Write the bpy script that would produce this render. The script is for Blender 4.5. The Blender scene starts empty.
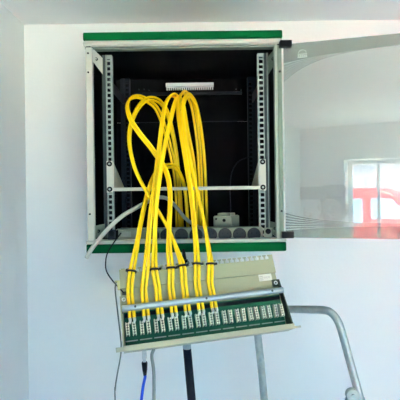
import bpy, bmesh, math, random
from mathutils import Vector, Matrix
random.seed(7)
sc = bpy.context.scene
COL = sc.collection
EYE = 1.75
FPX = 430.0
ROLL = math.radians(0.75)
CR, SR = math.cos(ROLL), math.sin(ROLL)

# ---------------------------------------------------------------- camera
cam_d = bpy.data.cameras.new('camera')
cam = bpy.data.objects.new('camera', cam_d)
COL.objects.link(cam)
cam_d.sensor_width = 36.0
cam_d.lens = FPX / 400.0 * 36.0
cam_d.shift_y = -10.0 / 400.0
cam_d.clip_start = 0.01
cam.matrix_world = Matrix.Translation((0, 0, EYE)) @ Matrix.Rotation(math.radians(90), 4, 'X') @ Matrix.Rotation(-ROLL, 4, 'Z')
sc.camera = cam

# ---------------------------------------------------------------- world: soft daylight sky
W = bpy.data.worlds.new('sky')
sc.world = W
W.use_nodes = True
nt = W.node_tree
nt.nodes.clear()
out = nt.nodes.new('ShaderNodeOutputWorld')
bg = nt.nodes.new('ShaderNodeBackground')
tc = nt.nodes.new('ShaderNodeTexCoord')
sep = nt.nodes.new('ShaderNodeSeparateXYZ')
ramp = nt.nodes.new('ShaderNodeValToRGB')
ramp.color_ramp.elements[0].position = 0.0
ramp.color_ramp.elements[0].color = (0.12, 0.47, 1.0, 1)
ramp.color_ramp.elements[1].position = 0.55
ramp.color_ramp.elements[1].color = (0.11, 0.42, 1.0, 1)
nt.links.new(tc.outputs['Generated'], sep.inputs[0])
nt.links.new(sep.outputs['Z'], ramp.inputs[0])
nt.links.new(ramp.outputs[0], bg.inputs['Color'])
bg.inputs['Strength'].default_value = 7.4
nt.links.new(bg.outputs[0], out.inputs[0])

# ---------------------------------------------------------------- sun (high from the side, lights the paving outside the window)
sun_d = bpy.data.lights.new('sun', 'SUN')
sun_d.energy = 126.0
sun_d.angle = math.radians(1.0)
sun_d.color = (1.0, 0.97, 0.82)
sun = bpy.data.objects.new('sun', sun_d)
COL.objects.link(sun)
sun.location = (4, -4, 9)
sun.rotation_euler = Vector((-0.40, -0.10, -0.90)).to_track_quat('-Z', 'Y').to_euler()

# window size is needed by the portal that guides the daylight
WX0, WX1, WZ0, WZ1, WY = -0.22, 2.05, 0.92, 2.05, -2.2
por_d = bpy.data.lights.new('window_daylight', 'AREA')
por_d.shape = 'RECTANGLE'
por_d.size = WX1 - WX0
por_d.size_y = WZ1 - WZ0
por_d.cycles.is_portal = True
por = bpy.data.objects.new('window_daylight', por_d)
COL.objects.link(por)
por.location = ((WX0 + WX1) / 2, WY - 0.31, (WZ0 + WZ1) / 2)
por.rotation_euler = (math.radians(90), 0, 0)        # faces +y, into the room

# ---------------------------------------------------------------- exposure
vs = sc.view_settings
vs.view_transform = 'Standard'
vs.look = 'None'
vs.exposure = 0.96
vs.gamma = 1.0
vs.use_curve_mapping = False
sc.cycles.max_bounces = 10
sc.cycles.diffuse_bounces = 6
sc.cycles.transparent_max_bounces = 16
sc.cycles.use_denoising = True


# ================================================================ helpers
def P(u, v, d):
    """point at depth d seen at image position (u, v)"""
    a, b = u - 200.0, v - 190.0
    return Vector(((a * CR - b * SR) / FPX * d, d, EYE - (a * SR + b * CR) / FPX * d))


def mat(name, col, rough=0.5, metal=0.0, bump=0.0, bscale=200.0, var=0.0, vscale=8.0, spec=0.22):
    m = bpy.data.materials.new(name)
    m.use_nodes = True
    n = m.node_tree
    b = n.nodes['Principled BSDF']
    b.inputs['Roughness'].default_value = rough
    b.inputs['Metallic'].default_value = metal
    b.inputs['Specular IOR Level'].default_value = spec
    t = n.nodes.new('ShaderNodeTexCoord')
    nz = n.nodes.new('ShaderNodeTexNoise')
    nz.inputs['Scale'].default_value = vscale
    nz.inputs['Detail'].default_value = 5
    n.links.new(t.outputs['Object'], nz.inputs['Vector'])
    mx = n.nodes.new('ShaderNodeMix')
    mx.data_type = 'RGBA'
    c0 = [max(0, c * (1 - var)) for c in col]
    c1 = [min(1, c * (1 + var)) for c in col]
    mx.inputs['A'].default_value = (*c0, 1)
    mx.inputs['B'].default_value = (*c1, 1)
    n.links.new(nz.outputs['Fac'], mx.inputs['Factor'])
    n.links.new(mx.outputs['Result'], b.inputs['Base Color'])
    if bump:
        nb = n.nodes.new('ShaderNodeTexNoise')
        nb.inputs['Scale'].default_value = bscale
        nb.inputs['Detail'].default_value = 4
        n.links.new(t.outputs['Object'], nb.inputs['Vector'])
        bp = n.nodes.new('ShaderNodeBump')
        bp.inputs['Strength'].default_value = bump
        bp.inputs['Distance'].default_value = 0.002
        n.links.new(nb.outputs['Fac'], bp.inputs['Height'])
        n.links.new(bp.outputs['Normal'], b.inputs['Normal'])
    return m


M = {}
M['wall'] = mat('wall_paint', (0.83, 0.83, 0.79), 0.9, 0, 0.25, 90, 0.02, 3, 0.2)
M['ceiling'] = mat('ceiling_paint', (0.87, 0.88, 0.85), 0.95, 0, 0.2, 70, 0.02, 3, 0.1)
M['floor'] = mat('floor_boards', (0.80, 0.79, 0.72), 0.6, 0, 0.1, 40, 0.10, 5)
M['outside'] = mat('paving', (0.56, 0.55, 0.47), 0.9, 0, 0.3, 30, 0.15, 3)
M['winframe'] = mat('white_plastic_frame', (0.82, 0.82, 0.80), 0.4)
M['green'] = mat('green_paint', (0.0002, 0.072, 0.020), 0.7, 0, 0.03, 300, 0.05, 12, 0.03)
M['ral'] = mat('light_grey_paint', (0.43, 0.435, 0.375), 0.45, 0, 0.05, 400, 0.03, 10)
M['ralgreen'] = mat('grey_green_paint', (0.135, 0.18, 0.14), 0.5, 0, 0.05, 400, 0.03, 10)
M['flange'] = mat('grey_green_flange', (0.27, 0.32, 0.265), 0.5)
M['topshade'] = mat('grey_shade_strip', (0.13, 0.16, 0.135), 0.5)  # shading below the top trim is put into this dark tone
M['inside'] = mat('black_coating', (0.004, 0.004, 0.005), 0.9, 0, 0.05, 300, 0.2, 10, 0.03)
M['insidepost'] = mat('dark_and_shaded_steel', (0.012, 0.015, 0.022), 0.5, 0.2, 0.05, 200, 0.2, 20, 0.1)  # dark steel; on the rear rails it paints interior shade over zinc
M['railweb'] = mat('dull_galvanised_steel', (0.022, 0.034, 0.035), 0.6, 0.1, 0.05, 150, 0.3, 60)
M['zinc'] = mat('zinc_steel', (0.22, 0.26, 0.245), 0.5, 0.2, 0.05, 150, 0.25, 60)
M['zincbar'] = mat('zinc_bar', (0.36, 0.42, 0.44), 0.4, 0.5, 0.05, 150, 0.1, 40)
M['steelblue'] = mat('bright_steel', (0.62, 0.68, 0.74), 0.3, 0.9, 0.03, 150, 0.08, 30)
M['alu'] = mat('worn_aluminium', (0.37, 0.42, 0.40), 0.42, 0.6, 0.2, 90, 0.3, 60)
M['black'] = mat('black_plastic', (0.006, 0.006, 0.007), 0.6, 0, 0.03, 200, 0.1, 20, 0.08)
M['blacktie'] = mat('black_nylon', (0.012, 0.008, 0.01), 0.5)
M['yellow'] = mat('yellow_jacket', (0.93, 0.60, 0.002), 0.42, 0, 0.04, 120, 0.05, 25, 0.4)
M['yellowprint'] = mat('printed_ink', (0.03, 0.02, 0.01), 0.6)
M['foil'] = mat('cable_foil', (0.70, 0.72, 0.72), 0.35, 0.4, 0.4, 300, 0.25, 150)
M['tray'] = mat('beige_grey_steel', (0.325, 0.33, 0.205), 0.5, 0, 0.05, 300, 0.04, 12)
M['lip'] = mat('light_beige_steel', (0.39, 0.38, 0.27), 0.5, 0, 0.05, 300, 0.03, 12)
M['pcb'] = mat('circuit_board_green', (0.003, 0.075, 0.040), 0.7, 0, 0.05, 200, 0.3, 60)
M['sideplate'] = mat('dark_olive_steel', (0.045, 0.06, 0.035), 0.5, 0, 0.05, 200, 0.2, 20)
M['cream'] = mat('cream_plastic', (0.72, 0.70, 0.55), 0.5, 0, 0.05, 300, 0.05, 60)
M['slot'] = mat('slot_dark', (0.035, 0.04, 0.03), 0.6)
M['label'] = mat('label_paper', (0.70, 0.70, 0.60), 0.6)
M['labelink'] = mat('label_ink', (0.30, 0.30, 0.27), 0.6)
M['pdu'] = mat('strip_grey_plastic', (0.15, 0.175, 0.14), 0.6, 0, 0.04, 200, 0.05, 30)
M['socket'] = mat('socket_dark_plastic', (0.026, 0.033, 0.038), 0.8, 0, 0, 100, 0.1, 10, 0.03)
M['greycable'] = mat('grey_jacket', (0.42, 0.43, 0.37), 0.5)
M['thingrey'] = mat('thin_grey_green_jacket', (0.13, 0.16, 0.13), 0.5)
M['paleg'] = mat('pale_grey_jacket', (0.30, 0.34, 0.34), 0.5)
M['palecable'] = mat('grey_green_jacket', (0.24, 0.27, 0.235), 0.55)
M['blue'] = mat('blue_jacket', (0.01, 0.07, 0.55), 0.4)
M['clear'] = mat('clear_plug_plastic', (0.55, 0.57, 0.55), 0.2)
M['navy'] = mat('black_tube_coating', (0.007, 0.009, 0.018), 0.5, 0, 0, 100, 0.1, 10, 0.12)
M['yg'] = mat('yellow_green_terminal', (0.55, 0.52, 0.25), 0.5)
M['adapter'] = mat('light_grey_plastic', (0.20, 0.23, 0.18), 0.5, 0, 0.05, 150, 0.05, 20)
M['skin'] = mat('skin', (0.55, 0.33, 0.24), 0.55, 0, 0.1, 120, 0.05, 20)
M['shirt'] = mat('grey_cotton', (0.16, 0.17, 0.17), 0.85, 0, 0.2, 300, 0.05, 20)
M['jeans'] = mat('dark_denim', (0.04, 0.06, 0.12), 0.85, 0, 0.2, 300, 0.1, 20)
M['hair'] = mat('brown_hair', (0.06, 0.035, 0.02), 0.6, 0, 0.3, 200, 0.2, 40)
M['shoe'] = mat('dark_shoe', (0.03, 0.03, 0.03), 0.6)
M['red'] = mat('red_car_paint', (0.62, 0.025, 0.03), 0.3, 0, 0, 100, 0.02, 4)
M['carglass'] = mat('car_glass', (0.75, 0.80, 0.80), 0.1, 0.6)
M['tyre'] = mat('tyre_rubber', (0.02, 0.02, 0.02), 0.8)
M['print'] = mat('pale_print', (0.75, 0.78, 0.74), 0.6)
M['emblem'] = mat('faint_print', (0.50, 0.55, 0.50), 0.7)


class MB:
    """collects shapes, links them as ONE mesh object"""
    def __init__(self):
        self.bm = bmesh.new()
        self.mi = 0

    def _faces(self, fs):
        for f in fs:
            f.material_index = self.mi

    def box(self, c, s, rot=None, bev=0.0, seg=2):
        c = Vector(c)
        mtx = Matrix.Translation(c) @ (rot.to_4x4() if rot else Matrix.Identity(4)) @ Matrix.Diagonal((*s, 1))
        r = bmesh.ops.create_cube(self.bm, size=1.0, matrix=mtx)
        vs_ = r['verts']
        fs = {f for v in vs_ for f in v.link_faces}
        self._faces(fs)
        if bev:
            es = {e for v in vs_ for e in v.link_edges}
            rr = bmesh.ops.bevel(self.bm, geom=list(es), offset=bev, segments=seg, affect='EDGES', profile=0.5)
            self._faces(rr['faces'])
        return self

    def span(self, a, b, bev=0.0):
        """axis-aligned box between two corners"""
        a, b = Vector(a), Vector(b)
        return self.box((a + b) / 2, [abs(x) for x in (b - a)], None, bev)

    def cyl(self, p0, p1, r, r2=None, seg=20):
        p0, p1 = Vector(p0), Vector(p1)
        d = p1 - p0
        q = d.to_track_quat('Z', 'Y').to_matrix().to_4x4()
        mtx = Matrix.Translation((p0 + p1) / 2) @ q
        rr = bmesh.ops.create_cone(self.bm, cap_ends=True, segments=seg, radius1=r, radius2=r if r2 is None else r2, depth=d.length, matrix=mtx)
        fs = {f for v in rr['verts'] for f in v.link_faces}
        self._faces(fs)
        for f in fs:
            if len(f.verts) == 4:
                f.smooth = True
        return self

    def tube(self, pts, r, seg=10, flat=1.0, flatdir=None):
        pts = [Vector(p) for p in pts]
        n = len(pts)
        tans = []
        for i in range(n):
            a, b = pts[max(0, i - 1)], pts[min(n - 1, i + 1)]
            tans.append((b - a).normalized())
        N = flatdir.copy() if flatdir else Vector((1, 0, 0))
        N = (N - tans[0] * N.dot(tans[0]))
        if N.length < 1e-4:
            N = tans[0].orthogonal()
        N.normalize()
        rings = []
        for i in range(n):
            t = tans[i]
            N = (N - t * N.dot(t)).normalized()
            B = t.cross(N)
            rr = r[i] if isinstance(r, (list, tuple)) else r
            rings.append([self.bm.verts.new(pts[i] + (N * math.cos(2 * math.pi * k / seg) + B * flat * math.sin(2 * math.pi * k / seg)) * rr) for k in range(seg)])
        fs = []
        for i in range(n - 1):
            for k in range(seg):
                f = self.bm.faces.new((rings[i][k], rings[i][(k + 1) % seg], rings[i + 1][(k + 1) % seg], rings[i + 1][k]))
                f.smooth = True
                fs.append(f)
        fs.append(self.bm.faces.new(rings[0][::-1]))
        fs.append(self.bm.faces.new(rings[-1]))
        self._faces(fs)
        return self

    def prism(self, poly, ext):
        """closed polygon (3-D points) extruded by a vector"""
        ext = Vector(ext)
        a = [self.bm.verts.new(Vector(p)) for p in poly]
        b = [self.bm.verts.new(Vector(p) + ext) for p in poly]
        n = len(a)
        fs = [self.bm.faces.new(a[::-1]), self.bm.faces.new(b)]
        for i in range(n):
            fs.append(self.bm.faces.new((a[i], a[(i + 1) % n], b[(i + 1) % n], b[i])))
        self._faces(fs)
        return self

    def build(self, name, mats, parent=None, off=None, recalc=True):
        if recalc:
            bmesh.ops.recalc_face_normals(self.bm, faces=self.bm.faces[:])
        if off is not None:
            bmesh.ops.translate(self.bm, verts=self.bm.verts[:], vec=-Vector(off))
        me = bpy.data.meshes.new(name)
        self.bm.to_mesh(me)
        self.bm.free()
        for m in (mats if isinstance(mats, (list, tuple)) else [mats]):
            me.materials.append(m)
        o = bpy.data.objects.new(name, me)
        COL.objects.link(o)
        if parent:
            o.parent = parent
        return o


def tag(o, label=None, cat=None, group=None, kind=None):
    if label: o['label'] = label
    if cat: o['category'] = cat
    if group: o['group'] = group
    if kind: o['kind'] = kind
    return o


def empty(name, loc=(0, 0, 0), label=None, cat=None, group=None):
    o = bpy.data.objects.new(name, None)
    o.empty_display_size = 0.05
    COL.objects.link(o)
    o.location = loc
    return tag(o, label, cat, group)


def smooth_path(pts, sub=8):
    """Catmull-Rom through the points"""
    pts = [Vector(p) for p in pts]
    q = [pts[0] * 2 - pts[1]] + pts + [pts[-1] * 2 - pts[-2]]
    res = []
    for i in range(1, len(q) - 2):
        p0, p1, p2, p3 = q[i - 1], q[i], q[i + 1], q[i + 2]
        for k in range(sub):
            t = k / sub
            res.append(0.5 * ((2 * p1) + (p2 - p0) * t + (2 * p0 - 5 * p1 + 4 * p2 - p3) * t * t + (3 * p1 - p0 - 3 * p2 + p3) * t ** 3))
    res.append(pts[-1])
    return res


# ================================================================ the setting
WALL_Y = 1.70
XL = P(24, 24, WALL_Y).x
XR = 2.3
ZC = P(110, 23.5, WALL_Y).z
T = 0.12
tag(MB().span((XL - T, WALL_Y, -0.1), (XR + T, WALL_Y + T, ZC + T)).build('wall_back', M['wall']), kind='structure')
tag(MB().span((XL - T, WY, -0.1), (XL, WALL_Y, ZC + T)).build('wall_left', M['wall']), kind='structure')
tag(MB().span((XR, WY, -0.1), (XR + T, WALL_Y, ZC + T)).build('wall_right', M['wall']), kind='structure')
tag(MB().span((XL, WY, ZC), (XR, WALL_Y, ZC + T)).build('ceiling', M['ceiling']), kind='structure')
tag(MB().span((XL, WY, -0.1), (XR, WALL_Y, 0)).build('floor', M['floor']), kind='structure')
w = MB()
w.span((XL - T, WY - 0.3, -0.1), (WX0, WY, ZC + T)).span((WX1, WY - 0.3, -0.1), (XR + T, WY, ZC + T))
w.span((WX0, WY - 0.3, -0.1), (WX1, WY, WZ0)).span((WX0, WY - 0.3, WZ1), (WX1, WY, ZC + T))
tag(w.build('wall_front', M['wall']), kind='structure')
w = MB()
FR = 0.045
FY0, FY1 = WY - 0.29, WY - 0.23
w.span((WX0, FY0, WZ0), (WX0 + FR, FY1, WZ1), 0.004).span((WX1 - FR, FY0, WZ0), (WX1, FY1, WZ1), 0.004)
w.span((WX0 + FR, FY0, WZ0), (WX1 - FR, FY1, WZ0 + FR), 0.004).span((WX0 + FR, FY0, WZ1 - FR), (WX1 - FR, FY1, WZ1), 0.004)
for mx_ in (0.09, 1.05):
    w.span((mx_ - 0.016, FY0 + .01, WZ0 + FR), (mx_ + 0.016, FY1 - .01, WZ1 - FR), 0.003)
win = tag(w.build('window_1', M['winframe']), kind='structure')

# thin clear pane
mp = bpy.data.materials.new('window_pane_glass')
mp.use_nodes = True
n = mp.node_tree
n.nodes.clear()
o_ = n.nodes.new('ShaderNodeOutputMaterial')
tr = n.nodes.new('ShaderNodeBsdfTransparent')
tr.inputs[0].default_value = (0.96, 0.98, 0.97, 1)
gl = n.nodes.new('ShaderNodeBsdfGlossy')
gl.inputs['Roughness'].default_value = 0.0
ms = n.nodes.new('ShaderNodeMixShader')
ms.inputs[0].default_value = 0.04
n.links.new(tr.outputs[0], ms.inputs[1]); n.links.new(gl.outputs[0], ms.inputs[2]); n.links.new(ms.outputs[0], o_.inputs[0])
tag(MB().span((WX0 + FR, WY - 0.263, WZ0 + FR), (WX1 - FR, WY - 0.257, WZ1 - FR)).build('pane', mp, win), kind='structure')
tag(MB().span((-40, -90, -0.2), (40, WY - 0.31, -0.1)).build('ground', M['outside']), kind='structure')

# ================================================================ network cabinet
CY = 1.29                                     # front plane of the cabinet
CB = WALL_Y - 0.002                           # its back
c0 = P(185, 190, CY)
CX0, CX1 = c0.x - 0.300, c0.x + 0.298         # trims, outer
CT = P(184, 31.3, CY).z
CBOT = P(186, 252.3, CY).z
K = FPX / CY
cab = empty('network_cabinet', (c0.x, CY + 0.2, CBOT), 'open wall-mounted grey network cabinet with green strips along its top and bottom', 'cabinet')
OFF = Vector(cab.location)


def part(mb, name, m, parent=cab):
    return mb.build(name, m, parent, OFF)


px = 1 / K
g_h = 8.3 * px                                # green strip height
# top cap: green over beige
part(MB().span((CX0, CY - 0.004, CT - g_h), (CX1, CB, CT), 0.004), 'top_strip', M['green'])['label'] = 'green top strip'
t_low = CT - g_h - 5.5 * px
part(MB().span((CX0, CY - 0.006, t_low), (CX1, CY + 0.04, CT - g_h), 0.006), 'top_trim', M['ral'])
part(MB().span((CX0 + .004, CY + 0.004, t_low - 2.4 * px), (CX1 - .004, CY + 0.03, t_low), 0.001), 'top_shade_strip', M['topshade'])  # dark strip carries the shading along the trim's lower edge
BX0, BX1 = P(86.4, 246, CY).x, P(286.3, 246, CY).x
part(MB().span((BX0, CY - 0.004, CBOT), (BX1, CB, CBOT + 9.2 * px), 0.004), 'bottom_strip', M['green'])['label'] = 'green bottom strip'
b_top = CBOT + 9.2 * px + 3.6 * px
part(MB().span((BX0, CY - 0.006, CBOT + 9.2 * px), (BX1, CY + 0.04, b_top), 0.003), 'bottom_trim', M['ral'])
# shell
LX0, LX1 = P(87.3, 140, CY).x, P(93.6, 140, CY).x
RX0, RX1 = P(276.9, 140, CY).x, P(282.6, 140, CY).x
part(MB().span((LX0, CY, b_top), (LX0 + 0.012, CB, t_low), 0), 'side_panel', M['inside'])
part(MB().span((RX1 - 0.012, CY, b_top), (RX1, CB, t_low), 0), 'side_panel', M['inside'])
part(MB().span((LX0 + 0.012, CY + 0.04, t_low), (RX1 - 0.012, CB, CT - g_h)), 'top_panel', M['inside'])
part(MB().span((LX0 + 0.012, CY + 0.04, CBOT + 9.2 * px), (RX1 - 0.012, CB, b_top - 0.003)), 'bottom_panel', M['inside'])
bk = MB()
zs = P(200, 121, CB - 0.03).z
bk.span((LX0 + 0.012, CB - 0.012, b_top), (RX1 - 0.012, CB, zs - 0.0012)).span((LX0 + 0.012, CB - 0.012, zs + 0.0012), (RX1 - 0.012, CB, t_low))
bk.mi = 1
bk.span((LX0 + 0.10, CB - 0.0135, zs - 0.0012), (RX1 - 0.10, CB - 0.011, zs + 0.0012))
part(bk, 'back_panel', [M['inside'], M['insidepost']])
# posts
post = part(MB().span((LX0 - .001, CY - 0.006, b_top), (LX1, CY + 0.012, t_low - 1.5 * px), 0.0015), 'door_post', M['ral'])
for v in (54, 73, 214):
    q = P(88.6 + (v - 54) * .012, v, CY)
    part(MB().cyl((q.x, CY - 0.0085, q.z), (q.x, CY - 0.005, q.z), 0.0028, seg=12), 'screw', M['black'])
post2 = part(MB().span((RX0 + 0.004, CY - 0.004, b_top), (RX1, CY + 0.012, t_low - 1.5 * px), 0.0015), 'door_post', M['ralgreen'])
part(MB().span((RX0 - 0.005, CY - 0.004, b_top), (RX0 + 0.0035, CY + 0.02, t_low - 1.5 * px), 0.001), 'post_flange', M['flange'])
for v in (72, 211):
    q = P(279.3 + (v - 60) * .013, v, CY)
    part(MB().cyl((q.x, CY - 0.0075, q.z), (q.x, CY - 0.003, q.z), 0.003, seg=12), 'screw', M['black'])

# mounting rails with real square holes
RY = 1.33


def rail(x_out, sgn, y, z0, z1, m, flange=0.017, web=0.014, holepitch=0.0165, name='mounting_rail', bead=None):
    """sgn=+1: hole flange extends to +x of x_out (left rail)"""
    b = MB()
    x0 = x_out
    xe = x_out + sgn * web                       # web part
    xf = xe + sgn * flange
    s1 = 0.0026
    t = 0.0022
    b.mi = 1
    b.span((min(x0, xe), y, z0), (max(x0, xe), y + t, z1))
    b.mi = 0
    a0, a1 = xe, xe + sgn * s1
    b.span((min(a0, a1), y, z0), (max(a0, a1), y + t, z1))
    a0, a1 = xf - sgn * s1, xf
    b.span((min(a0, a1), y, z0), (max(a0, a1), y + t, z1))
    # returned edge and a bright bead between web and flange
    b.span((min(xf, xf + sgn * 0.002), y, z0), (max(xf, xf + sgn * 0.002), y + 0.02, z1))
    b.mi = 1
    b.span((min(x0, x0 - sgn * 0.002), y, z0), (max(x0, x0 - sgn * 0.002), y + 0.035, z1))
    b.mi = 0
    xb_ = xe if sgn > 0 else x0 + sgn * .003
    b.cyl((xb_, y - 0.0005, z0), (xb_, y - 0.0005, z1), 0.0018, seg=8)
    z = z0
    i0, i1 = xe + sgn * s1, xf - sgn * s1
    bar = holepitch - 0.0106
    while z < z1 - bar:
        b.span((min(i0, i1), y, z), (max(i0, i1), y + t, z + bar))
        z += holepitch
    b.span((min(i0, i1), y, z1 - 0.012), (max(i0, i1), y + t, z1))
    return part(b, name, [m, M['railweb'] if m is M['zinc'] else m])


zr0, zr1 = b_top + 0.004, P(110, 55, RY).z
xl_out = P(103.6, 140, RY).x
xr_out = P(269.0, 140, RY).x
rail(xl_out, 1, RY, zr0, zr1, M['zinc'], 0.0152, 0.011)
rail(xr_out, -1, RY, zr0, zr1, M['zinc'], 0.0172, 0.0135)
RRY = 1.61
rail(P(121.5, 140, RRY).x, 1, RRY, zr0, zr1, M['insidepost'])  # rear rails are zinc too; their shade is put into the colour
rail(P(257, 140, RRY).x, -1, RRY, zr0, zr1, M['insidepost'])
# depth beams and rear cross beam
for xa, sgn in ((xl_out + 0.012, 1), (xr_out - 0.012, -1)):
    zt = P(113, 76, RY).z
    part(MB().span((xa, RY + 0.02, zt - 0.032), (xa + sgn * 0.004, RRY, zt), 0.0008), 'depth_beam', M['insidepost'])
zb = P(200, 91, RRY).z
part(MB().span((xl_out + 0.05, RRY + 0.03, zb - 0.006), (xr_out - 0.05, RRY + 0.045, zb + 0.004), 0.001), 'cross_beam', M['insidepost'])
# cable comb at the rear top
cb_ = MB()
a, b = P(166, 84, RRY + .02), P(213.5, 84, RRY + .02)
zc = P(190, 83.6, RRY + .02).z
hh = 3.6 / FPX * (RRY + .02)
cb_.span((a.x, RRY + 0.005, zc - hh), (b.x, RRY + 0.028, zc), 0.001)
nt_ = 22
for i in range(nt_):
    xx = a.x + (i + .5) / nt_ * (b.x - a.x)
    cb_.span((xx - 0.0022, RRY + 0.012, zc - hh - 0.011), (xx + 0.0022, RRY + 0.02, zc - hh))
part(cb_, 'cable_comb', M['print'])['label'] = 'white slotted cable comb'
# small rivets on the beam
for u in (139, 144, 149, 236, 241):
    q = P(u, 90 + random.uniform(-1, 1), RRY + .03)
    part(MB().cyl((q.x, RRY + 0.024, q.z), (q.x, RRY + 0.031, q.z), 0.0026, seg=8), 'rivet', M['railweb'])
# corner brackets between posts and rails


def bracket(u0, u1, vtop, vbot, slope, m, flip):
    """plate going from the post back to the rail"""
    x0 = LX1 if not flip else RX0
    x1 = xl_out if not flip else xr_out
    za, zb_ = P(0 + u0, vtop, CY).z, P(u0, vbot, CY).z
    b = MB()
    b.prism([(x0, CY + .006, za), (x1, RY, za - slope * .6), (x1, RY, zb_ - slope), (x0, CY + .006, zb_)], (0, 0.003, 0))
    mid = Vector(((x0 * .65 + x1 * .35), CY + .006 + .35 * (RY - CY - .006) - .001, (za + zb_) / 2 - .3 * slope))
    b.mi = 1
    b.cyl(mid + Vector((0, -.003, 0)), mid + Vector((0, .002, 0)), 0.0045, seg=14)
    b.mi = 0
    b.cyl(mid + Vector((0, -.004, 0)), mid + Vector((0, -.001, 0)), 0.0024, seg=10)
    return part(b, 'corner_bracket', [m, M['black']])


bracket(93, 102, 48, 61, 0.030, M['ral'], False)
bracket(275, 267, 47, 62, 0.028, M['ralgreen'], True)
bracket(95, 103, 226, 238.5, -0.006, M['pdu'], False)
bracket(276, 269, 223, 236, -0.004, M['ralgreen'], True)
# black hinge blocks
q0, q1 = P(278.5, 42.7, CY), P(290.3, 49.3, CY)
hz = (q0.z + q1.z) / 2
part(MB().span((q0.x, CY - 0.026, hz - .0098), (q1.x, CY - 0.006, hz + .0098), 0.002), 'hinge', M['black'])
q2, q3 = P(280.7, 231, CY), P(292.3, 237.3, CY)
hz2 = (q2.z + q3.z) / 2
part(MB().span((q2.x, CY - 0.026, hz2 - .0098), (q3.x, CY - 0.006, hz2 + .0098), 0.002), 'hinge', M['black'])

# ---------------------------------------------------------------- glass door, swung open
HX, HY = P(284.0, 140, CY).x, CY - 0.008
ANG = math.radians(14.5)
DL = 0.56
dz1 = P(287, 44.6, HY).z
dz0 = P(287, 237.4, HY).z
DH = dz1 - dz0
mg = bpy.data.materials.new('printed_grey_glass')
mg.use_nodes = True
n = mg.node_tree
n.nodes.clear()
L = n.links


def node(t, **kw):
    x = n.nodes.new(t)
    for k, v in kw.items():
        setattr(x, k, v)
    return x


def mth(op, a, b=None, c=None):
    x = node('ShaderNodeMath', operation=op)
    for i, v in enumerate((a, b, c)):
        if v is None:
            continue
        if isinstance(v, (int, float)):
            x.inputs[i].default_value = v
        else:
            L.new(v, x.inputs[i])
    return x.outputs[0]


tcg = node('ShaderNodeTexCoord')
sg = node('ShaderNodeSeparateXYZ')
L.new(tcg.outputs['Object'], sg.inputs[0])
S, H = sg.outputs['X'], sg.outputs['Z']


def curve(base, amp, scale):
    return mth('ADD', base, mth('MULTIPLY', amp, mth('EXPONENT', mth('MULTIPLY', S, -1.0 / scale))))


def band(dist, h0, h1, nl):
    t = mth('DIVIDE', mth('SUBTRACT', dist, h0), mth('SUBTRACT', h1, h0))
    solid = mth('LESS_THAN', t, 0.0)
    stripe = mth('GREATER_THAN', mth('SINE', mth('MULTIPLY', t, 2 * math.pi * nl)), 0.0)
    inside = mth('MULTIPLY', mth('LESS_THAN', t, 1.0), mth('GREATER_THAN', t, 0.0))
    return mth('MAXIMUM', solid, mth('MULTIPLY', stripe, inside))


dtop = mth('SUBTRACT', DH, H)
bt = band(dtop, curve(0.022, 0.03, 0.25), curve(0.030, 0.085, 0.09), 7)
bb = band(H, curve(0.038, -0.022, 0.15), curve(0.042, 0.036, 0.10), 7)
pr = mth('MULTIPLY', mth('MAXIMUM', bt, bb), 0.42)
trn = node('ShaderNodeBsdfTransparent')
trn.inputs[0].default_value = (0.80, 0.815, 0.80, 1)
gls = node('ShaderNodeBsdfGlossy')
gls.inputs['Roughness'].default_value = 0.0
gls.inputs['Color'].default_value = (0.95, 1.0, 0.97, 1)
mx1 = node('ShaderNodeMixShader')
mx1.inputs[0].default_value = 0.06
L.new(trn.outputs[0], mx1.inputs[1]); L.new(gls.outputs[0], mx1.inputs[2])
dif = node('ShaderNodeBsdfDiffuse')
dif.inputs[0].default_value = (0.16, 0.21, 0.17, 1)
mx2 = node('ShaderNodeMixShader')
L.new(pr, mx2.inputs[0]); L.new(mx1.outputs[0], mx2.inputs[1]); L.new(dif.outputs[0], mx2.inputs[2])
og = node('ShaderNodeOutputMaterial')
L.new(mx2.outputs[0], og.inputs[0])
door = MB().span((0, -0.002, 0), (DL, 0.002, DH)).build('glass_door', mg, cab)
door.matrix_local = Matrix.Translation(Vector((HX, HY, dz0)) - OFF) @ Matrix.Rotation(-ANG, 4, 'Z')
door['label'] = 'grey tinted glass door with curved line print'
# small pale emblem near the hinge, another at the far corner
for sx, sz in ((0.055, DH - 0.034), (0.385, DH - 0.012)):
    e = MB()
    arc = [Vector((sx + 0.011 * math.cos(a_), -0.0026, sz + 0.003 + 0.0095 * math.sin(a_))) for a_ in [math.pi * k / 12 for k in range(13)]]
    e.tube(arc, 0.0006, 6)
    e.span((sx - 0.014, -0.003, sz - 0.010), (sx + 0.014, -0.002, sz - 0.0075))
    e.span((sx - 0.014, -0.003, sz - 0.0005), (sx + 0.014, -0.002, sz + 0.001))
    for k in range(5):
        e.span((sx - 0.013 + k * 0.0055, -0.003, sz - 0.0065), (sx - 0.0095 + k * 0.0055, -0.002, sz - 0.0025))
    e.build('printed_emblem', M['emblem'], door)

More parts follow.
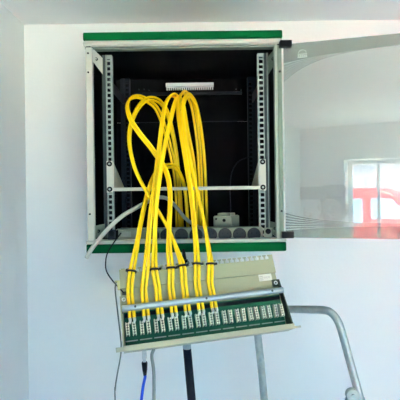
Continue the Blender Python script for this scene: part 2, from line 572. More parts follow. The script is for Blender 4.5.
# ================================================================ rack shelf
SHY = 1.325
shz = P(186, 190.2, SHY).z
shx0, shx1 = P(106.5, 188, SHY).x, P(266, 188, SHY).x
shelf = empty('rack_shelf', ((shx0 + shx1) / 2, SHY, shz), 'thin grey shelf seen edge-on, screwed between the two front rails of the cabinet', 'shelf')
OFF2 = Vector(shelf.location)
six0, six1 = P(113, 188, SHY).x, P(259.5, 188, SHY).x
MB().span((six0, SHY - 0.004, shz), (six1, SHY + 0.19, shz + 0.0105), 0.001).build('shelf_plate', M['ral'], shelf, OFF2)
for sgn, xa, xb in ((1, P(107, 188, SHY).x, six0), (-1, P(266, 188, SHY).x, six1)):
    z1 = P(110, 161, SHY).z
    b = MB()
    b.span((min(xa, xb), SHY - 0.003, shz - 0.004), (max(xa, xb), SHY - 0.0005, z1), 0.0008)
    b.prism([(xb, SHY, shz + .0105), (xb, SHY, z1 - .004), (xb, SHY + .18, shz + .0105 + .003), (xb, SHY + .18, shz + .0105)], (sgn * 0.0025, 0, 0))
    br = b.build('mounting_bracket', M['ral'], shelf, OFF2)
    for z in (shz + 0.006, z1 - 0.009):
        s = MB()
        s.mi = 0
        s.cyl(((xa + xb) / 2, SHY - 0.006, z), ((xa + xb) / 2, SHY - 0.002, z), 0.0082, seg=16)
        s.mi = 1
        s.cyl(((xa + xb) / 2, SHY - 0.0075, z), ((xa + xb) / 2, SHY - 0.0055, z), 0.0035, seg=10)
        s.build('screw', [M['black'], M['zinc']], br, OFF2)

# ================================================================ power strip
PY = 1.315
pz1 = P(190, 228.0, PY).z
pz0 = b_top + 0.0005
px0, px1 = P(118, 232, PY).x, P(263, 232, PY).x
strip = empty('power_strip', ((px0 + px1) / 2, PY, pz0), 'grey rack power strip with a row of round sockets along the cabinet bottom', 'power strip')
OFF3 = Vector(strip.location)
hb = MB()
hb.span((px0, PY, pz0), (px1, PY + 0.044, pz1), 0.003)
hb.build('housing', M['pdu'], strip, OFF3)
for u in (152.5, 167, 181.5, 196, 210.5, 225, 239.5, 254):
    q = P(u, 236.0, PY)
    zc_ = pz1 - 0.0215
    s = MB()
    s.cyl((q.x, PY - 0.003, zc_), (q.x, PY + 0.002, zc_), 0.0205, seg=28)
    so = s.build('socket', M['socket'], strip, OFF3)
    s = MB()
    s.tube([(q.x + 0.0175 * math.cos(a_), PY - 0.0035, zc_ + 0.0175 * math.sin(a_)) for a_ in [2 * math.pi * k / 24 for k in range(25)]], 0.0012, 6)
    for k in (-1, 1):
        s.cyl((q.x + k * 0.0075, PY - 0.004, zc_ + 0.004), (q.x + k * 0.0075, PY - 0.0025, zc_ + 0.004), 0.0024, seg=8)
    s.build('socket_rim', M['insidepost'], so, OFF3)
s = MB()
q = P(126, 233, PY)
s.span((q.x - 0.016, PY - 0.0025, pz1 - 0.024), (q.x + 0.016, PY, pz1 - 0.008), 0.001)
s.build('rating_plate', M['zinc'], strip, OFF3)
for u, sg_ in ((112, 1), (268, -1)):
    q = P(u, 232, PY)
    s = MB()
    s.span((q.x - 0.0125, PY - 0.002, pz0), (q.x + 0.0125, PY + 0.001, pz1 - .002), 0.0008)
    e_ = s.build('mounting_ear', M['pdu'] if sg_ < 0 else M['insidepost'], strip, OFF3)
    s = MB()
    s.cyl((q.x, PY - 0.005, pz1 - 0.013), (q.x, PY - 0.0018, pz1 - 0.013), 0.0085, seg=16)
    s.build('screw', M['black'], e_, OFF3)

# ================================================================ power adapter
AY = 1.40
fz = b_top - 0.003
az1 = P(226, 216, AY).z
ax0, ax1 = P(213.5, 222, AY).x, P(233.5, 222, AY).x
ad = empty('power_adapter', ((ax0 + ax1) / 2, AY, fz), 'light grey boxy plug adapter behind the power strip inside the cabinet', 'adapter')
OFF4 = Vector(ad.location)
ry = Matrix.Rotation(math.radians(-24), 3, 'Z')
cxa = Vector(((ax0 + ax1) / 2 + 0.012, AY + 0.035, 0))
lz = P(220, 229, AY).z - 0.01
b = MB()
b.box((cxa.x, cxa.y, (fz + az1) / 2), (0.066, 0.075, az1 - fz), ry, 0.005, 3)
b.build('case', M['adapter'], ad, OFF4)
b = MB()
b.box((cxa.x, cxa.y, az1 + 0.0035), (0.046, 0.05, 0.010), ry, 0.003, 2)
b.build('raised_lid', M['adapter'], ad, OFF4)
b = MB()
fr = ry @ Vector((0.006, -0.0385, 0))
b.cyl(Vector((cxa.x, cxa.y, az1 - 0.014)) + fr * 1.03, Vector((cxa.x, cxa.y, az1 - 0.014)) + fr * 0.9, 0.0055, seg=16)
fr2 = ry @ Vector((-0.022, -0.0385, 0))
b.cyl(Vector((cxa.x, cxa.y, az1 - 0.010)) + fr2 * 1.03, Vector((cxa.x, cxa.y, az1 - 0.010)) + fr2 * 0.9, 0.003, seg=12)
b.build('jack', M['black'], ad, OFF4)

# ================================================================ patch panel
yaw, pit, rol = (math.radians(x) for x in (10.8585, -25.3678, -3.6445))
RM = Matrix.Rotation(yaw, 4, 'Z') @ Matrix.Rotation(pit, 4, 'X') @ Matrix.Rotation(rol, 4, 'Y')
UN = Matrix(((CR, 0, SR, 0), (0, 1, 0, 0), (-SR, 0, CR, 0), (0, 0, 0, 1)))
PM = Matrix.Translation((0, 0, EYE - 0.0045)) @ UN @ Matrix.Translation((-0.00403, 1.20679, -0.20803)) @ RM
panel = empty('patch_panel', (0, 0, 0), 'beige patch panel tilted forward below the cabinet, fed by yellow cables', 'patch panel')
panel.matrix_world = PM


def pp(x, y, z):
    return PM @ Vector((x, y, z))


HB, HL = 0.0993, 0.1891
TW = 0.2195
b = MB()
b.span((-TW, 0, -HL - 0.010), (TW, 0.002, -0.041), 0)                 # lower sheet
b.span((-TW, -0.0070, -0.042), (TW, -0.0047, -0.002), 0)      # upper strip standing a little proud
b.span((-TW, -0.0070, -0.043), (TW, 0.002, -0.041))
nT = 29
for i in range(nT):
    x = -TW + 0.010 + i * (2 * TW - 0.020) / (nT - 1)
    b.span((x - 0.0021, -0.0070, -0.002), (x + 0.0021, -0.0047, 0.0085))
    b.span((x - 0.0052, -0.0070, 0.0065), (x + 0.0052, -0.0047, 0.0105))
b.span((TW - 0.012, -0.0070, -0.002), (TW, -0.0047, 0.0105))
b.span((-TW, -0.0070, -0.002), (-TW + 0.022, -0.0047, 0.0085))
b.build('back_plate', M['tray'], panel)
for sgn in (-1, 1):
    x = sgn * TW
    b = MB()
    b.prism([(x, 0.002, -0.062), (x, -0.012, -0.064), (x, -0.042, -HL - 0.0015), (x, 0.002, -HL - 0.0015)], (sgn * 0.003, 0, 0))
    b.span((x - sgn * 0.016, -0.005, -0.082), (x, -0.0005, -0.062))
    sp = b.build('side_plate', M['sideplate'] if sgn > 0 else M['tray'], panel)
    b = MB()
    xc_ = x - sgn * 0.007
    b.tube([(xc_ + 0.0042 * math.cos(a_), -0.0062, -0.072 + 0.0042 * math.sin(a_)) for a_ in [2 * math.pi * k / 14 for k in range(15)]], 0.0014, 6)
    b.build('screw', M['print'], sp)
# cable support bar
b = MB()
b.tube([(-TW + 0.001, -0.0325, -HB), (-TW + 0.02, -0.0325, -HB), (0, -0.0325, -HB), (TW - 0.02, -0.0325, -HB), (TW - 0.001, -0.0325, -HB)], 0.0078, 18)
bar = b.build('cable_bar', M['zincbar'], panel)
for x in (-0.186, 0.0, 0.184):
    b = MB()
    b.cyl((x, -0.0425, -HB), (x, -0.038, -HB), 0.0030, seg=12)
    b.build('screw', M['slot'], bar)
for sgn in (-1, 1):
    b = MB()
    b.span((sgn * TW - sgn * 0.0015 - .001, -0.034, -HB - 0.008), (sgn * TW - sgn * 0.0015 + .001, -0.002, -HB + 0.008))
    b.build('bar_holder', M['sideplate'], panel)
# circuit board and its black carrier
b = MB()
b.span((-TW + 0.004, -0.006, -HL - 0.006), (TW - 0.004, -0.003, -0.106))
pcb = b.build('circuit_board', M['pcb'], panel)
b = MB()
b.span((-TW + 0.006, -0.010, -0.1195), (TW - 0.006, -0.0055, -0.110))
b.build('strain_relief_strip', M['black'], panel)
# front panel (seen along its edge) with the two mounting ears
b = MB()
LZ0, LZ1 = -HL - 0.0148, -HL - 0.0015
b.span((-TW - 0.004, -0.046, LZ0), (TW + 0.004, -0.0435, LZ1), 0.0008)
for sg_ in (-1, 1):
    b.span((sg_ * (TW + 0.002), -0.0458, LZ0 + 0.0005), (sg_ * 0.2405, -0.0437, LZ0 + (0.0115 if sg_ < 0 else 0.006)), 0.0006)
b.span((-TW - 0.001, -0.0435, LZ0), (TW + 0.001, 0.003, LZ0 + 0.0025))
b.span((-TW - 0.001, -0.0435, LZ1 - 0.0025), (TW + 0.001, -0.012, LZ1))
b.build('front_panel', M['lip'], panel)
# pale printed fields along the board foot
b = MB()
for i in range(12):
    xc = -0.2 + 0.03636 * i
    b = MB()
    b.span((xc - 0.0155, -0.0072, -0.1785), (xc + 0.0155, -0.0058, -0.1760))
    b.build('port_label', M['paleg'], panel)
b = MB()
b.span((-TW + 0.004, -0.0405, -HL - 0.0014), (TW - 0.004, -0.012, -HL - 0.0006))
b.build('port_holder', M['pcb'], panel)
# connector blocks
b = MB()
bx, bz, by = 0.0088, 0.032, 0.016
b.mi = 1
b.span((-bx / 2 + .0012, -0.0055 - by * .8, -bz / 2), (bx / 2 - .0012, -0.0055, bz / 2))
b.mi = 0
for k in range(5):
    zc_ = -bz / 2 + (k + 0.5) * bz / 5
    for sx in (-1, 1):
        b.span((sx * bx / 2, -0.0055 - by, zc_ - 0.0021), (sx * 0.0009, -0.0055 - by * .5, zc_ + 0.0021), 0.0005)
b.span((-bx / 2, -0.0055 - by * .9, -bz / 2 - .001), (-bx / 2 + .0014, -0.0055, bz / 2 + .001))
b.span((bx / 2 - .0014, -0.0055 - by * .9, -bz / 2 - .001), (bx / 2, -0.0055, bz / 2 + .001))
conn = b.build('connector_block', [M['cream'], M['slot']], panel)
zc0 = -0.1490
first = True
for i in range(12):
    for sx in (-1, 1):
        if first:
            c = conn
            first = False
        else:
            c = conn.copy()
            COL.objects.link(c)
        c.parent = panel
        c.location = (-0.2 + 0.03636 * i + sx * 0.0083, 0, zc0)
        c.rotation_euler = (0, math.radians(random.uniform(-2, 2)), 0)
# rating sticker near the right end
b = MB()
b.span((0.168, -0.0005, -0.062), (0.2065, 0.0, -0.043))
st = b.build('sticker', M['label'], panel)
st['label'] = 'pale printed sticker'
b = MB()
for k in range(5):
    for j in range(3):
        b.span((0.170 + k * 0.0022, -0.0009, -0.060 + j * 0.005), (0.1712 + k * 0.0022, -0.0004, -0.0575 + j * 0.005))
for k in range(3):
    b.tube([(0.1855 + k * 0.0065 + 0.0024 * math.cos(a_), -0.0008, -0.053 + 0.0024 * math.sin(a_)) for a_ in [2 * math.pi * q_ / 10 for q_ in range(11)]], 0.0004, 5)
b.build('sticker_print', M['labelink'], st)
# earth terminal at the left end
b = MB()
b.span((-TW - 0.013, -0.003, -0.026), (-TW, 0.0005, -0.019), 0.0008)
b.span((-TW - 0.007, -0.003, -0.045), (-TW, 0.0005, -0.026), 0.0008)
et = b.build('earth_terminal', M['yg'], panel)
b = MB()
b.span((-TW + 0.004, -0.006, -0.060), (-TW + 0.022, -0.0005, -0.051), 0.0008)
b.build('terminal_block', M['slot'], panel)

# ================================================================ yellow cables
CRAD = 0.0044
PATHS = {
    'A': [(131.7, 271.5, 1.150), (136, 250, 1.20), (141, 222, 1.25), (146.5, 197, 1.29), (152, 181, 1.318), (158, 171, 1.36), (167, 166, 1.44), (177, 169, 1.52), (185, 190, 1.575), (188, 228, 1.60)],
    'B': [(146, 270, 1.150), (147.5, 250, 1.195), (150.5, 215, 1.225), (154.5, 185, 1.258), (159, 150, 1.298), (162, 125, 1.33), (165, 106, 1.37), (170.5, 96, 1.42), (177, 98, 1.48), (183, 120, 1.535), (190, 160, 1.57), (194, 228, 1.60)],
    'C': [(154.5, 269.5, 1.160), (154.5, 250, 1.195), (155.5, 215, 1.222), (158.5, 185, 1.242), (163.5, 152, 1.280), (169.5, 125, 1.33), (173.5, 108, 1.375), (177.5, 99, 1.43), (183, 103, 1.49), (188, 130, 1.54), (195, 170, 1.57), (198, 228, 1.59)],
    'D': [(171, 268, 1.170), (169, 250, 1.20), (169.2, 225, 1.235), (170, 192, 1.27), (165.5, 170, 1.30), (152, 149, 1.325), (140, 134, 1.335), (131, 120, 1.35), (127.3, 107, 1.385), (130, 99, 1.42), (138, 96.5, 1.46), (148, 101, 1.50), (158, 111, 1.54), (168, 140, 1.585), (176, 180, 1.61), (178, 228, 1.625)],
    'E': [(182.4, 266, 1.180), (177, 250, 1.215), (168.5, 229, 1.245), (157, 209, 1.265), (146, 191, 1.285), (135.5, 170, 1.31), (130.3, 150, 1.345), (129.5, 134, 1.38), (133, 118, 1.41), (141, 104, 1.445), (150.5, 98.5, 1.485), (161, 103, 1.53), (169, 118, 1.575), (177, 160, 1.625), (182, 228, 1.645)],
    'F': [(197, 264, 1.190), (196.5, 250, 1.215), (194, 220, 1.25), (190.5, 190, 1.275), (185, 155, 1.31), (180, 125, 1.362), (178.3, 108, 1.40), (180, 96.5, 1.435), (185, 92.5, 1.48), (192.5, 105, 1.53), (198, 140, 1.565), (200.5, 180, 1.585), (202, 228, 1.605)],
    'G': [(210.6, 264, 1.200), (208.8, 250, 1.22), (204, 222, 1.255), (198, 195, 1.28), (190, 160, 1.312), (184.8, 130, 1.34), (182.8, 112, 1.365), (184.8, 99, 1.405), (190, 95.5, 1.455), (197, 108, 1.52), (202.5, 140, 1.575), (205.5, 180, 1.605), (207, 226, 1.63)],
}
ORD = ['first', 'second', 'third', 'fourth', 'fifth', 'sixth', 'seventh']
tie_pts = {}
for i, kx in enumerate('ABCDEFG'):
    xc = -0.2 + 0.03636 * i + 0.005
    # split the last pair points into the two strands
    for s_i, sx in enumerate((-1, 1)):
        x = xc + sx * 0.0056
        start = [pp(x, -0.013, -0.121), pp(x, -0.0125, -0.105), pp(x, -0.0125, -0.085), pp(xc + sx * 0.0054, -0.0128, -0.05)]
        mid = [P(*q) for q in PATHS[kx]]
        ctr = smooth_path([pp(xc, -0.0125, -0.105), pp(xc, -0.0125, -0.085), pp(xc, -0.0132, -0.05)] + mid, 8)
        # parallel-transported side vector keeps the two strands side by side
        tt = (ctr[1] - ctr[0]).normalized()
        N = (PM.to_3x3() @ Vector((1, 0, 0)))
        pts = []
        for j in range(len(ctr)):
            t = (ctr[min(j + 1, len(ctr) - 1)] - ctr[max(j - 1, 0)]).normalized()
            N = (N - t * N.dot(t)).normalized()
            B = t.cross(N)
            # side by side up to the tie, then one strand turns behind the other
            ph_ = math.radians(62) * min(1.0, max(0.0, (j - 22) / 14.0)) * (1 if kx in 'ACEG' else -1)
            pts.append(ctr[j] + (N * math.cos(ph_) + B * math.sin(ph_)) * sx * 0.0052)
        pts = [pp(x, -0.013, -0.122), pp(x, -0.0128, -0.113)] + pts
        e = empty('network_cable', pp(x, -0.013, -0.125), 'yellow network cable, %s strand of the %s pair from the patch panel\'s left end' % ('left' if sx < 0 else 'right', ORD[i]), 'cable', 'yellow network cables')
        o2 = Vector(e.location)
        MB().tube(pts, CRAD, 10).build('jacket', M['yellow'], e, o2)
        f = MB()
        a = pp(x, -0.013, -0.1215)
        f.tube([a, pp(x + .0005, -0.016, -0.129), pp(x - .001, -0.021, -0.137)], [0.0042, 0.0040, 0.0020], 8)
        f.build('foil_shield', M['foil'], e, o2)
        if kx == 'G' and sx > 0 or kx == 'B' and sx < 0:
            # dark printing running along the jacket
            v0, v1, nn = (222, 236, 8) if kx == 'G' else (247, 252, 2)
            pm = MB()
            mk = []
            for k in range(nn):
                j = min(range(len(pts)), key=lambda q_: abs((EYE - pts[q_].z) * FPX / pts[q_].y + 190 - (v0 + (v1 - v0) * k / nn) ))
                t = (pts[min(j + 1, len(pts) - 1)] - pts[j - 1]).normalized()
                c = pts[j] + t * (k % 3) * 0.004 + Vector((-0.0018, -CRAD, 0.001))
                mk += [c + Vector((-.0016, 0, 0)), c + Vector((.0016, 0, -.0012))]
            pm.tube(mk, 0.0008, 5)
            pm.build('jacket_print', M['yellowprint'], e, o2)
        if s_i == 0:
            pass
    # pair centre near the tie, for the cable tie
    j = min(range(len(ctr)), key=lambda q_: (ctr[q_] - mid[0]).length)
    tie_pts[kx] = (ctr[j], (ctr[j + 1] - ctr[j - 1]).normalized())

for kx in 'ACDEFG':
    c, t = tie_pts[kx]
    i = 'ABCDEFG'.index(kx)
    N = PM.to_3x3() @ Vector((1, 0, 0))
    N = (N - t * N.dot(t)).normalized()
    B = t.cross(N)
    pts = []
    ww = 0.0112
    for k in range(25):
        a_ = 2 * math.pi * k / 24
        ca, sa = math.cos(a_), math.sin(a_)
        pts.append(c + N * ww * math.copysign(abs(ca) ** .7, ca) + B * 0.0068 * math.copysign(abs(sa) ** .7, sa))
    m_ = MB()
    m_.tube(pts, 0.0030, 6, 1.0, t)
    side = -1 if kx in 'C' else 1
    hd = c + N * (0.0148 if kx != 'A' else -0.0135) * 1 + B * -0.004
    m_.box(hd, (0.0055, 0.0055, 0.0060), Matrix((N, B, t)).transposed(), 0.0006)
    m_.tube([hd, hd + N * (0.003 if kx in 'DE' else 0.002) + t * (0.006 if kx in 'E' else 0.001) , hd + N * (0.004 if kx in 'DE' else 0.003) + t * (0.010 if kx == 'E' else 0.003)], 0.0011, 6)
    tag(m_.build('cable_tie', M['blacktie']), 'black cable tie around the %s yellow pair from the patch panel\'s left end' % ORD[i], 'cable tie', 'black cable ties')

# ================================================================ other cables


def cable(name, label, pts, r, m, cat='cable', sub=8):
    o = MB().tube(smooth_path(pts, sub), r, 10).build(name, m)
    return tag(o, label, cat)


cable('grey_cable', 'thick pale grey cable hanging cut off over the cabinet\'s lower left corner', [P(86.3, 258, 1.262), P(91, 250, 1.262), P(97, 242, 1.266), P(107, 230, 1.285), P(121, 217, 1.30), P(134, 209, 1.32), P(147, 202, 1.36), P(158, 197.5, 1.42), P(168, 199, 1.47), P(177, 208, 1.50), P(186, 219, 1.52), P(196, 225.5, 1.53), P(204, 228.5, 1.55)], 0.0064, M['greycable'])
cable('black_wire', 'thin black wire looping from the cabinet bottom to the patch panel\'s left end', [P(121, 233, 1.30), P(117.5, 237.6, 1.279), P(113.5, 243, 1.272), P(107.5, 253, 1.25), P(105.7, 262, 1.22), P(106.5, 271, 1.19), P(112.5, 280.5, 1.165), pp(-TW + .008, -0.008, -0.0545)], 0.0019, M['black'], 'wire')
cable('dark_wire', 'thin dark wire curving up inside the cabinet at the right rear', [P(231, 226, 1.56), P(230.5, 205, 1.585), P(230, 188, 1.60), P(232, 172, 1.60), P(238, 162, 1.60), P(246, 158, 1.60), P(253, 157, 1.602)], 0.0018, M['insidepost'], 'wire')
fx = P(115.5, 400, 1.16)
cable('thin_wire', 'thin grey-green wire hanging past the patch panel\'s left ear', [pp(-TW - .010, -0.0045, -0.024), P(115.2, 290, 1.150), P(117.4, 310, 1.128), P(120.3, 335, 1.095), P(121.2, 346, 1.078), P(120.5, 357, 1.085), P(117, 376, 1.10), P(115.2, 390, 1.12), P(115.2, 410, 1.14), Vector((fx.x, 1.16, 0.6)), Vector((fx.x + .02, 1.17, 0.12)), Vector((fx.x + .05, 1.10, 0.006)), Vector((fx.x + .2, 0.95, 0.004))], 0.0019, M['thingrey'], 'wire')
pa = pp(-0.148, -0.020, -HL - 0.0165)
bx_ = P(154, 410, 1.15)
cable('pale_cable', 'pale grey cable hanging from the patch panel beside the blue cable', [pa, P(151.8, 356, pa.y + .004), P(153.6, 370, pa.y + .01), P(154, 386, pa.y + .02), P(153.8, 410, pa.y + .03), P(153.6, 450, pa.y + .034), Vector((bx_.x, 1.17, 0.5)), Vector((bx_.x, 1.16, 0.1)), Vector((bx_.x + .06, 1.1, 0.0065)), Vector((bx_.x + .3, 1.0, 0.0045))], 0.0042, M['palecable'])
# blue patch cable with clear plug
pb = pp(-0.172, -0.022, -HL - 0.0165)
bl = empty('blue_cable', pb, 'blue network cable plugged into the underside of the patch panel', 'cable')
dirb = (P(143.2, 365, pb.y) - P(142.6, 347, pb.y)).normalized()
dd = pb.y
b = MB()
rb = Matrix((Vector((1, 0, 0)), dirb.cross(Vector((1, 0, 0))).normalized(), dirb)).transposed()
b.box(pb + dirb * 0.0100, (0.0098, 0.009, 0.021), rb, 0.0008)
b.box(pb + dirb * 0.0235, (0.0075, 0.0075, 0.011), rb, 0.0008)
b.box(pb + dirb * 0.014 + Vector((0, -0.0065, 0)), (0.004, 0.0015, 0.02), rb)
b.build('plug', M['clear'], bl, pb)
b = MB()
b.tube([pb + dirb * 0.0275, pb + dirb * 0.0305, pb + dirb * 0.047, pb + dirb * 0.062], [0.0062, 0.0075, 0.0062, 0.0038], 12)
b.build('boot', M['black'], bl, pb)
e0 = pb + dirb * 0.058
b = MB()
b.tube(smooth_path([e0, e0 + dirb * .008, P(143.2, 386, dd + .006), P(141.6, 398, dd + .01), P(140.2, 412, dd + .012), P(139.6, 440, dd + .014), P(139.2, 480, dd + .014), Vector((-.165, 1.13, 0.6)), Vector((-.165, 1.12, 0.12)), Vector((-.20, 1.06, 0.008)), Vector((-.35, 0.95, 0.005))], 8), 0.0037, 10)
b.build('jacket', M['blue'], bl, pb)

# ================================================================ black pole behind the panel
top = P(184.6, 268, 1.262)
c1 = P(186.7, 341, 1.255)
c2 = P(187.0, 348, 1.255)
c3 = P(191.6, 400, 1.252)
dirp = (c3 - c2).normalized()
foot = c2 + dirp * (c2.z / -dirp.z)
pole = empty('support_pole', (foot.x, foot.y, 0), 'black telescopic pole with a grey collar propping up the patch panel from behind', 'pole')
OP = Vector(pole.location)
b = MB(); b.cyl(c2, foot + Vector((0, 0, 0.02)), 0.0122, seg=20); b.build('tube', M['navy'], pole, OP)
b = MB(); b.cyl(top, c2 + dirp * 0.02, 0.0085, seg=18); b.build('inner_tube', M['alu'], pole, OP)
b = MB(); b.cyl(c1 + (c1 - c2).normalized() * .02, c2 + dirp * .001, 0.0118, 0.0124, 20); b.build('collar', M['paleg'], pole, OP)
b = MB()
b.tube([top + Vector((0, 0, -.03)), top, P(184.3, 258, 1.258), P(183.4, 249, 1.262)], [0.010, 0.0095, 0.006, 0.004], 10)
q = P(185.8, 261.5, 1.25)
b.box(q, (0.012, 0.020, 0.011), None, 0.002)
b.box(P(181, 266.5, 1.247), (0.018, 0.012, 0.010), Matrix.Rotation(.5, 3, 'Y'), 0.002)
b.build('clamp', M['black'], pole, OP)
b = MB()
for k in range(3):
    a_ = 2 * math.pi * k / 3 + 0.3
    b.tube([foot + Vector((0, 0, 0.06)), foot + Vector((0.10 * math.cos(a_), 0.10 * math.sin(a_), 0.03)), foot + Vector((0.17 * math.cos(a_), 0.17 * math.sin(a_), 0.008))], 0.008, 8)
b.cyl((foot.x, foot.y, 0.02), (foot.x, foot.y, 0.09), 0.018)
b.build('foot_stand', M['black'], pole, OP)

# ================================================================ step ladder
near = [P(325, 310.3, 1.22), P(332, 313.5, 1.21), P(337.5, 320.5, 1.20), P(341.5, 331, 1.195), P(349, 358, 1.175), P(361, 402, 1.145)]
dn = (near[-1] - near[-2]).normalized()
nf = near[-1] + dn * ((near[-1].z - 0.01) / -dn.z)
far = [P(257.5, 333, 1.42), P(260.5, 360, 1.43), P(264.5, 402, 1.445)]
df = Vector((0.10, 0.05, -1)).normalized()
ff = far[-1] + df * ((far[-1].z - 0.01) / -df.z)
bow = smooth_path([far[2], far[1], far[0], P(256.6, 322, 1.415), P(259, 314, 1.405), P(266, 310.2, 1.385), P(285, 309.3, 1.33), P(306, 309.4, 1.27)] + near, 6)
lad = empty('step_ladder', ((nf.x + ff.x) / 2, (nf.y + ff.y) / 2, 0), 'worn metal step ladder with a bent tube handle standing below the cabinet', 'ladder')
OL = Vector(lad.location)
b = MB(); b.tube(bow, 0.0128, 14, 0.85); b.build('handle_tube', M['alu'], lad, OL)
b = MB(); b.tube([near[-1] - dn * .01, near[-1] + dn * .4, nf], 0.0126, 14, .85); b.build('rail', M['alu'], lad, OL)
b = MB(); b.tube([far[-1] - df * .01, far[-1] + df * .4, ff], 0.0126, 14, .85); b.build('rail', M['alu'], lad, OL)
# hinge disc on the near rail
hd = P(352.6, 395.5, 1.137)
b = MB()
b.cyl(hd + Vector((0, -0.004, 0)), hd + Vector((0, 0.012, 0)), 0.0165, seg=22)
b.cyl(hd + Vector((0, -0.008, 0)), hd + Vector((0, 0.0, 0)), 0.0065, 0.005, seg=14) 
b.build('hinge_disc', M['alu'], lad, OL)
for zt in (0.95, 0.70, 0.45, 0.20):
    tn = near[-1] + dn * ((near[-1].z - zt) / -dn.z)
    tf = far[-1] + df * ((far[-1].z - zt) / -df.z)
    ax = (tf - tn); ax.z = 0
    ln = ax.length
    ang = math.atan2(ax.y, ax.x)
    b = MB()
    b.box((tn + tf) / 2, (ln, 0.08, 0.022), Matrix.Rotation(ang, 3, 'Z'), 0.003)
    b.build('tread', M['alu'], lad, OL)
for st_, en in ((hd + Vector((-.005, .006, -.01)), Vector((hd.x - .42, hd.y - .12, .01))), (far[-1] + df * .1, Vector((far[-1].x - .45, 1.62, .01)))):
    b = MB(); b.tube([st_, (st_ + en) / 2, en], 0.011, 12); b.build('rear_leg', M['alu'], lad, OL)

# ================================================================ person taking the picture (seen only as a reflection in the glass door)


def skin_mesh(name, chains, root, m, parent=None, sub=2):
    """chains: lists of (point, radius); equal points are merged"""
    verts, rad, edges, idx = [], [], [], {}
    for ch in chains:
        prev = None
        for p_, r_ in ch:
            key = tuple(round(c, 4) for c in p_)
            if key not in idx:
                idx[key] = len(verts); verts.append(p_); rad.append(r_)
            k = idx[key]
            if prev is not None and prev != k:
                edges.append((prev, k))
            prev = k
    me = bpy.data.meshes.new(name)
    me.from_pydata(verts, edges, [])
    o = bpy.data.objects.new(name, me)
    COL.objects.link(o)
    md = o.modifiers.new('skin', 'SKIN')
    md.use_smooth_shade = True
    rootk = idx[tuple(round(c, 4) for c in root)]
    for k, sv in enumerate(me.skin_vertices[0].data):
        r_ = rad[k]
        sv.radius = r_ if isinstance(r_, tuple) else (r_, r_)
        sv.use_root = (k == rootk)
    ms_ = o.modifiers.new('sub', 'SUBSURF')
    ms_.levels = sub; ms_.render_levels = sub
    me.materials.append(m)
    if parent:
        o.parent = parent
    return o


PX, PYY = 0.03, -0.46
per = empty('person', (PX, PYY, 0), 'person in a grey shirt holding up a phone, mirrored in the glass door', 'person')
per.scale = (0.98, 0.98, 0.95)
# body faces +y; local coordinates
pel = (0, 0, 0.94)
ch = [
    [pel, ], [((0, 0, 0.94)), ] if False else [],
]
body = []
body.append([(pel, (0.155, 0.105)), ((0, 0.0, 1.08), (0.14, 0.10)), ((0, 0.0, 1.25), (0.155, 0.11)), ((0, 0.0, 1.40), (0.165, 0.105)), ((0, 0.0, 1.50), (0.09, 0.075)), ((0, 0.015, 1.57), (0.055, 0.06)), ((0, 0.03, 1.64), (0.068, 0.085)), ((0, 0.04, 1.72), (0.078, 0.10)), ((0, 0.03, 1.79), (0.06, 0.075))])
for s in (-1, 1):
    body.append([(pel, (0.155, 0.105)), ((s * 0.095, 0, 0.86), 0.088), ((s * 0.105, 0.01, 0.50), 0.060), ((s * 0.11, -0.01, 0.30), 0.056), ((s * 0.11, -0.02, 0.09), 0.042), ((s * 0.115, 0.06, 0.045), (0.045, 0.04)), ((s * 0.12, 0.16, 0.035), (0.042, 0.03))])
    body.append([((0, 0.0, 1.40), (0.165, 0.105)), ((s * 0.185, 0, 1.42), 0.062), ((s * 0.235, 0.05, 1.24), 0.046), ((s * 0.21, 0.16, 1.16), 0.043), ((s * 0.11, 0.33, 1.50), 0.030), ((s * 0.085, 0.375, 1.60), (0.030, 0.02))])
skin_mesh('body', body, pel, M['skin'], per)
# fingers closed around the phone's edges
for s in (-1, 1):
    for k in range(4):
        z = 1.66 + k * 0.019
        hnd = skin_mesh('finger', [[((s * 0.082, 0.378, 1.615), 0.011), ((s * (0.093 - .002 * k), 0.402, z - .004), 0.009), ((s * 0.088, 0.424, z + .004), 0.0085), ((s * 0.074, 0.431, z + .004), 0.0075)]], (s * 0.082, 0.378, 1.615), M['skin'], per, 1)
    skin_mesh('thumb', [[((s * 0.078, 0.375, 1.61), 0.013), ((s * 0.062, 0.385, 1.66), 0.010), ((s * 0.045, 0.398, 1.69), 0.009)]], (s * 0.078, 0.375, 1.61), M['skin'], per, 1)
# shirt follows the torso and upper arms
sh = [[((0, 0, 0.90), (0.172, 0.122)), ((0, 0.0, 1.08), (0.16, 0.118)), ((0, 0.0, 1.25), (0.172, 0.126)), ((0, 0.0, 1.40), (0.18, 0.12)), ((0, 0.0, 1.49), (0.105, 0.085))]]
for s in (-1, 1):
    sh.append([((0, 0.0, 1.40), (0.18, 0.12)), ((s * 0.19, 0, 1.42), 0.078), ((s * 0.238, 0.045, 1.26), 0.062)])
skin_mesh('shirt', sh, (0, 0, 0.90), M['shirt'], per)
tr_ = []
for s in (-1, 1):
    tr_.append([((0, 0, 0.93), (0.168, 0.118)), ((s * 0.095, 0, 0.84), 0.100), ((s * 0.105, 0.01, 0.50), 0.075), ((s * 0.11, -0.01, 0.10), 0.062)])
skin_mesh('trousers', tr_, (0, 0, 0.93), M['jeans'], per)
skin_mesh('hair', [[((0, -0.03, 1.66), (0.066, 0.05)), ((0, -0.005, 1.74), (0.085, 0.085)), ((0, 0.02, 1.80), (0.07, 0.085)), ((0, 0.07, 1.805), (0.05, 0.035))]], (0, -0.005, 1.74), M['hair'], per)
for s in (-1, 1):
    MB().cyl((s * 0.032, 0.128, 1.715), (s * 0.032, 0.134, 1.715), 0.010, seg=12).build('eye', M['slot'], per)
f = MB(); f.tube([(0, 0.13, 1.72), (0, 0.152, 1.69), (0, 0.135, 1.68)], [0.008, 0.013, 0.008], 8); f.build('nose', M['skin'], per)
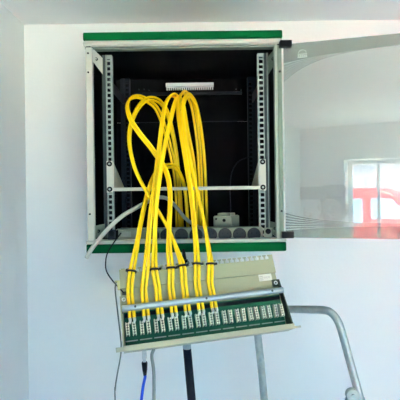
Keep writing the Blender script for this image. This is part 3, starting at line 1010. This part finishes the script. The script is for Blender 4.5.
f = MB(); f.tube([(-0.024, 0.118, 1.655), (0, 0.130, 1.652), (0.024, 0.118, 1.655)], 0.006, 8); f.build('mouth', mat('lips', (0.45, 0.16, 0.14), 0.5), per)
for s in (-1, 1):
    f = MB(); f.tube([(s * 0.085, 0.03, 1.74), (s * 0.095, 0.02, 1.715), (s * 0.085, 0.03, 1.685)], [0.008, 0.012, 0.008], 8); f.build('ear', M['skin'], per)
ph = MB()
ph.span((-0.078, -0.042, EYE - 0.065), (0.078, -0.034, EYE + 0.012), 0.003)
tag(ph.build('phone', M['black']), 'dark phone held up by the person mirrored in the glass door', 'phone')

# ================================================================ pale building added across the yard to cover blue sky in the reflection (seen only mirrored)
M['plaster'] = mat('added_house_lilac_grey_plaster', (0.42, 0.39, 0.41), 0.9, 0, 0.2, 30, 0.05, 2)
M['tiles'] = mat('added_house_roof_tiles', (0.25, 0.12, 0.09), 0.8, 0, 0.3, 20, 0.2, 4)
added_house = empty('added_house', (-3.0, -13.0, -0.1), 'pale building added across the yard to cover the blue sky mirrored in the glass door', 'added_house')
MB().span((-5, -3, 0), (4.0, 0, 4.2)).build('wall', M['plaster'], added_house)
MB().prism([(-5.2, 0.2, 4.2), (-5.2, -1.5, 5.6), (-5.2, -3.2, 4.2)], (9.4, 0, 0)).build('added_house_roof', M['tiles'], added_house)
for x in (-3.6, -1.0):
    f = MB().span((x - 0.6, -0.02, 1.0), (x + 0.6, 0.04, 2.3)).build('window', M['winframe'], added_house)
    MB().span((x - 0.52, 0.0, 1.08), (x + 0.52, 0.05, 2.22)).build('pane', M['carglass'], f)

# ================================================================ red van outside the window (seen only mirrored in the glass door)
van = empty('van', (-1.03, -7.4, -0.1), 'red van parked outside, mirrored in the glass door', 'van')
prof = [(2.3, 0.35), (2.32, 0.75), (2.25, 0.95), (1.45, 1.10), (0.95, 1.72), (0.7, 1.84), (-2.2, 1.88), (-2.35, 1.75), (-2.42, 0.9), (-2.42, 0.35)]
b = MB(); b.prism([(x, -0.9, z) for x, z in prof], (0, 1.8, 0))
bmesh.ops.bevel(b.bm, geom=b.bm.edges[:], offset=0.05, segments=3, affect='EDGES')
b.build('body', M['red'], van)
for poly in ([(1.22, 1.24), (0.90, 1.64), (0.52, 1.64), (0.52, 1.24)], [(0.36, 1.14), (0.36, 1.64), (-0.3, 1.64), (-0.3, 1.14)], [(-0.75, 1.14), (-0.75, 1.62), (-1.95, 1.62), (-1.95, 1.14)]):
    for y in (0.895, -0.907):
        b = MB(); b.prism([(x, y, z) for x, z in poly], (0, 0.012, 0)); b.build('window', M['carglass'], van)
for x in (0.44, -0.55):
    b = MB(); b.span((x - .006, 0.897, 0.45), (x + .006, 0.904, 1.75)); b.build('door_gap', M['black'], van)
for sy in (1, -1):
    b = MB(); b.span((1.12, sy * 0.93, 1.10), (1.30, sy * 1.10, 1.34), 0.03); b.build('mirror', M['winframe'], van)
for x in (1.5, -1.6):
    b = MB(); b.cyl((x, 0.72, 0.33), (x, 0.93, 0.33), 0.33, seg=28); wh = b.build('wheel', M['tyre'], van)
    b = MB(); b.cyl((x, 0.90, 0.33), (x, 0.94, 0.33), 0.19, seg=20); b.build('hubcap', M['winframe'], wh)
    b = MB(); b.cyl((x, -0.93, 0.33), (x, -0.72, 0.33), 0.33, seg=28); b.build('wheel', M['tyre'], van)
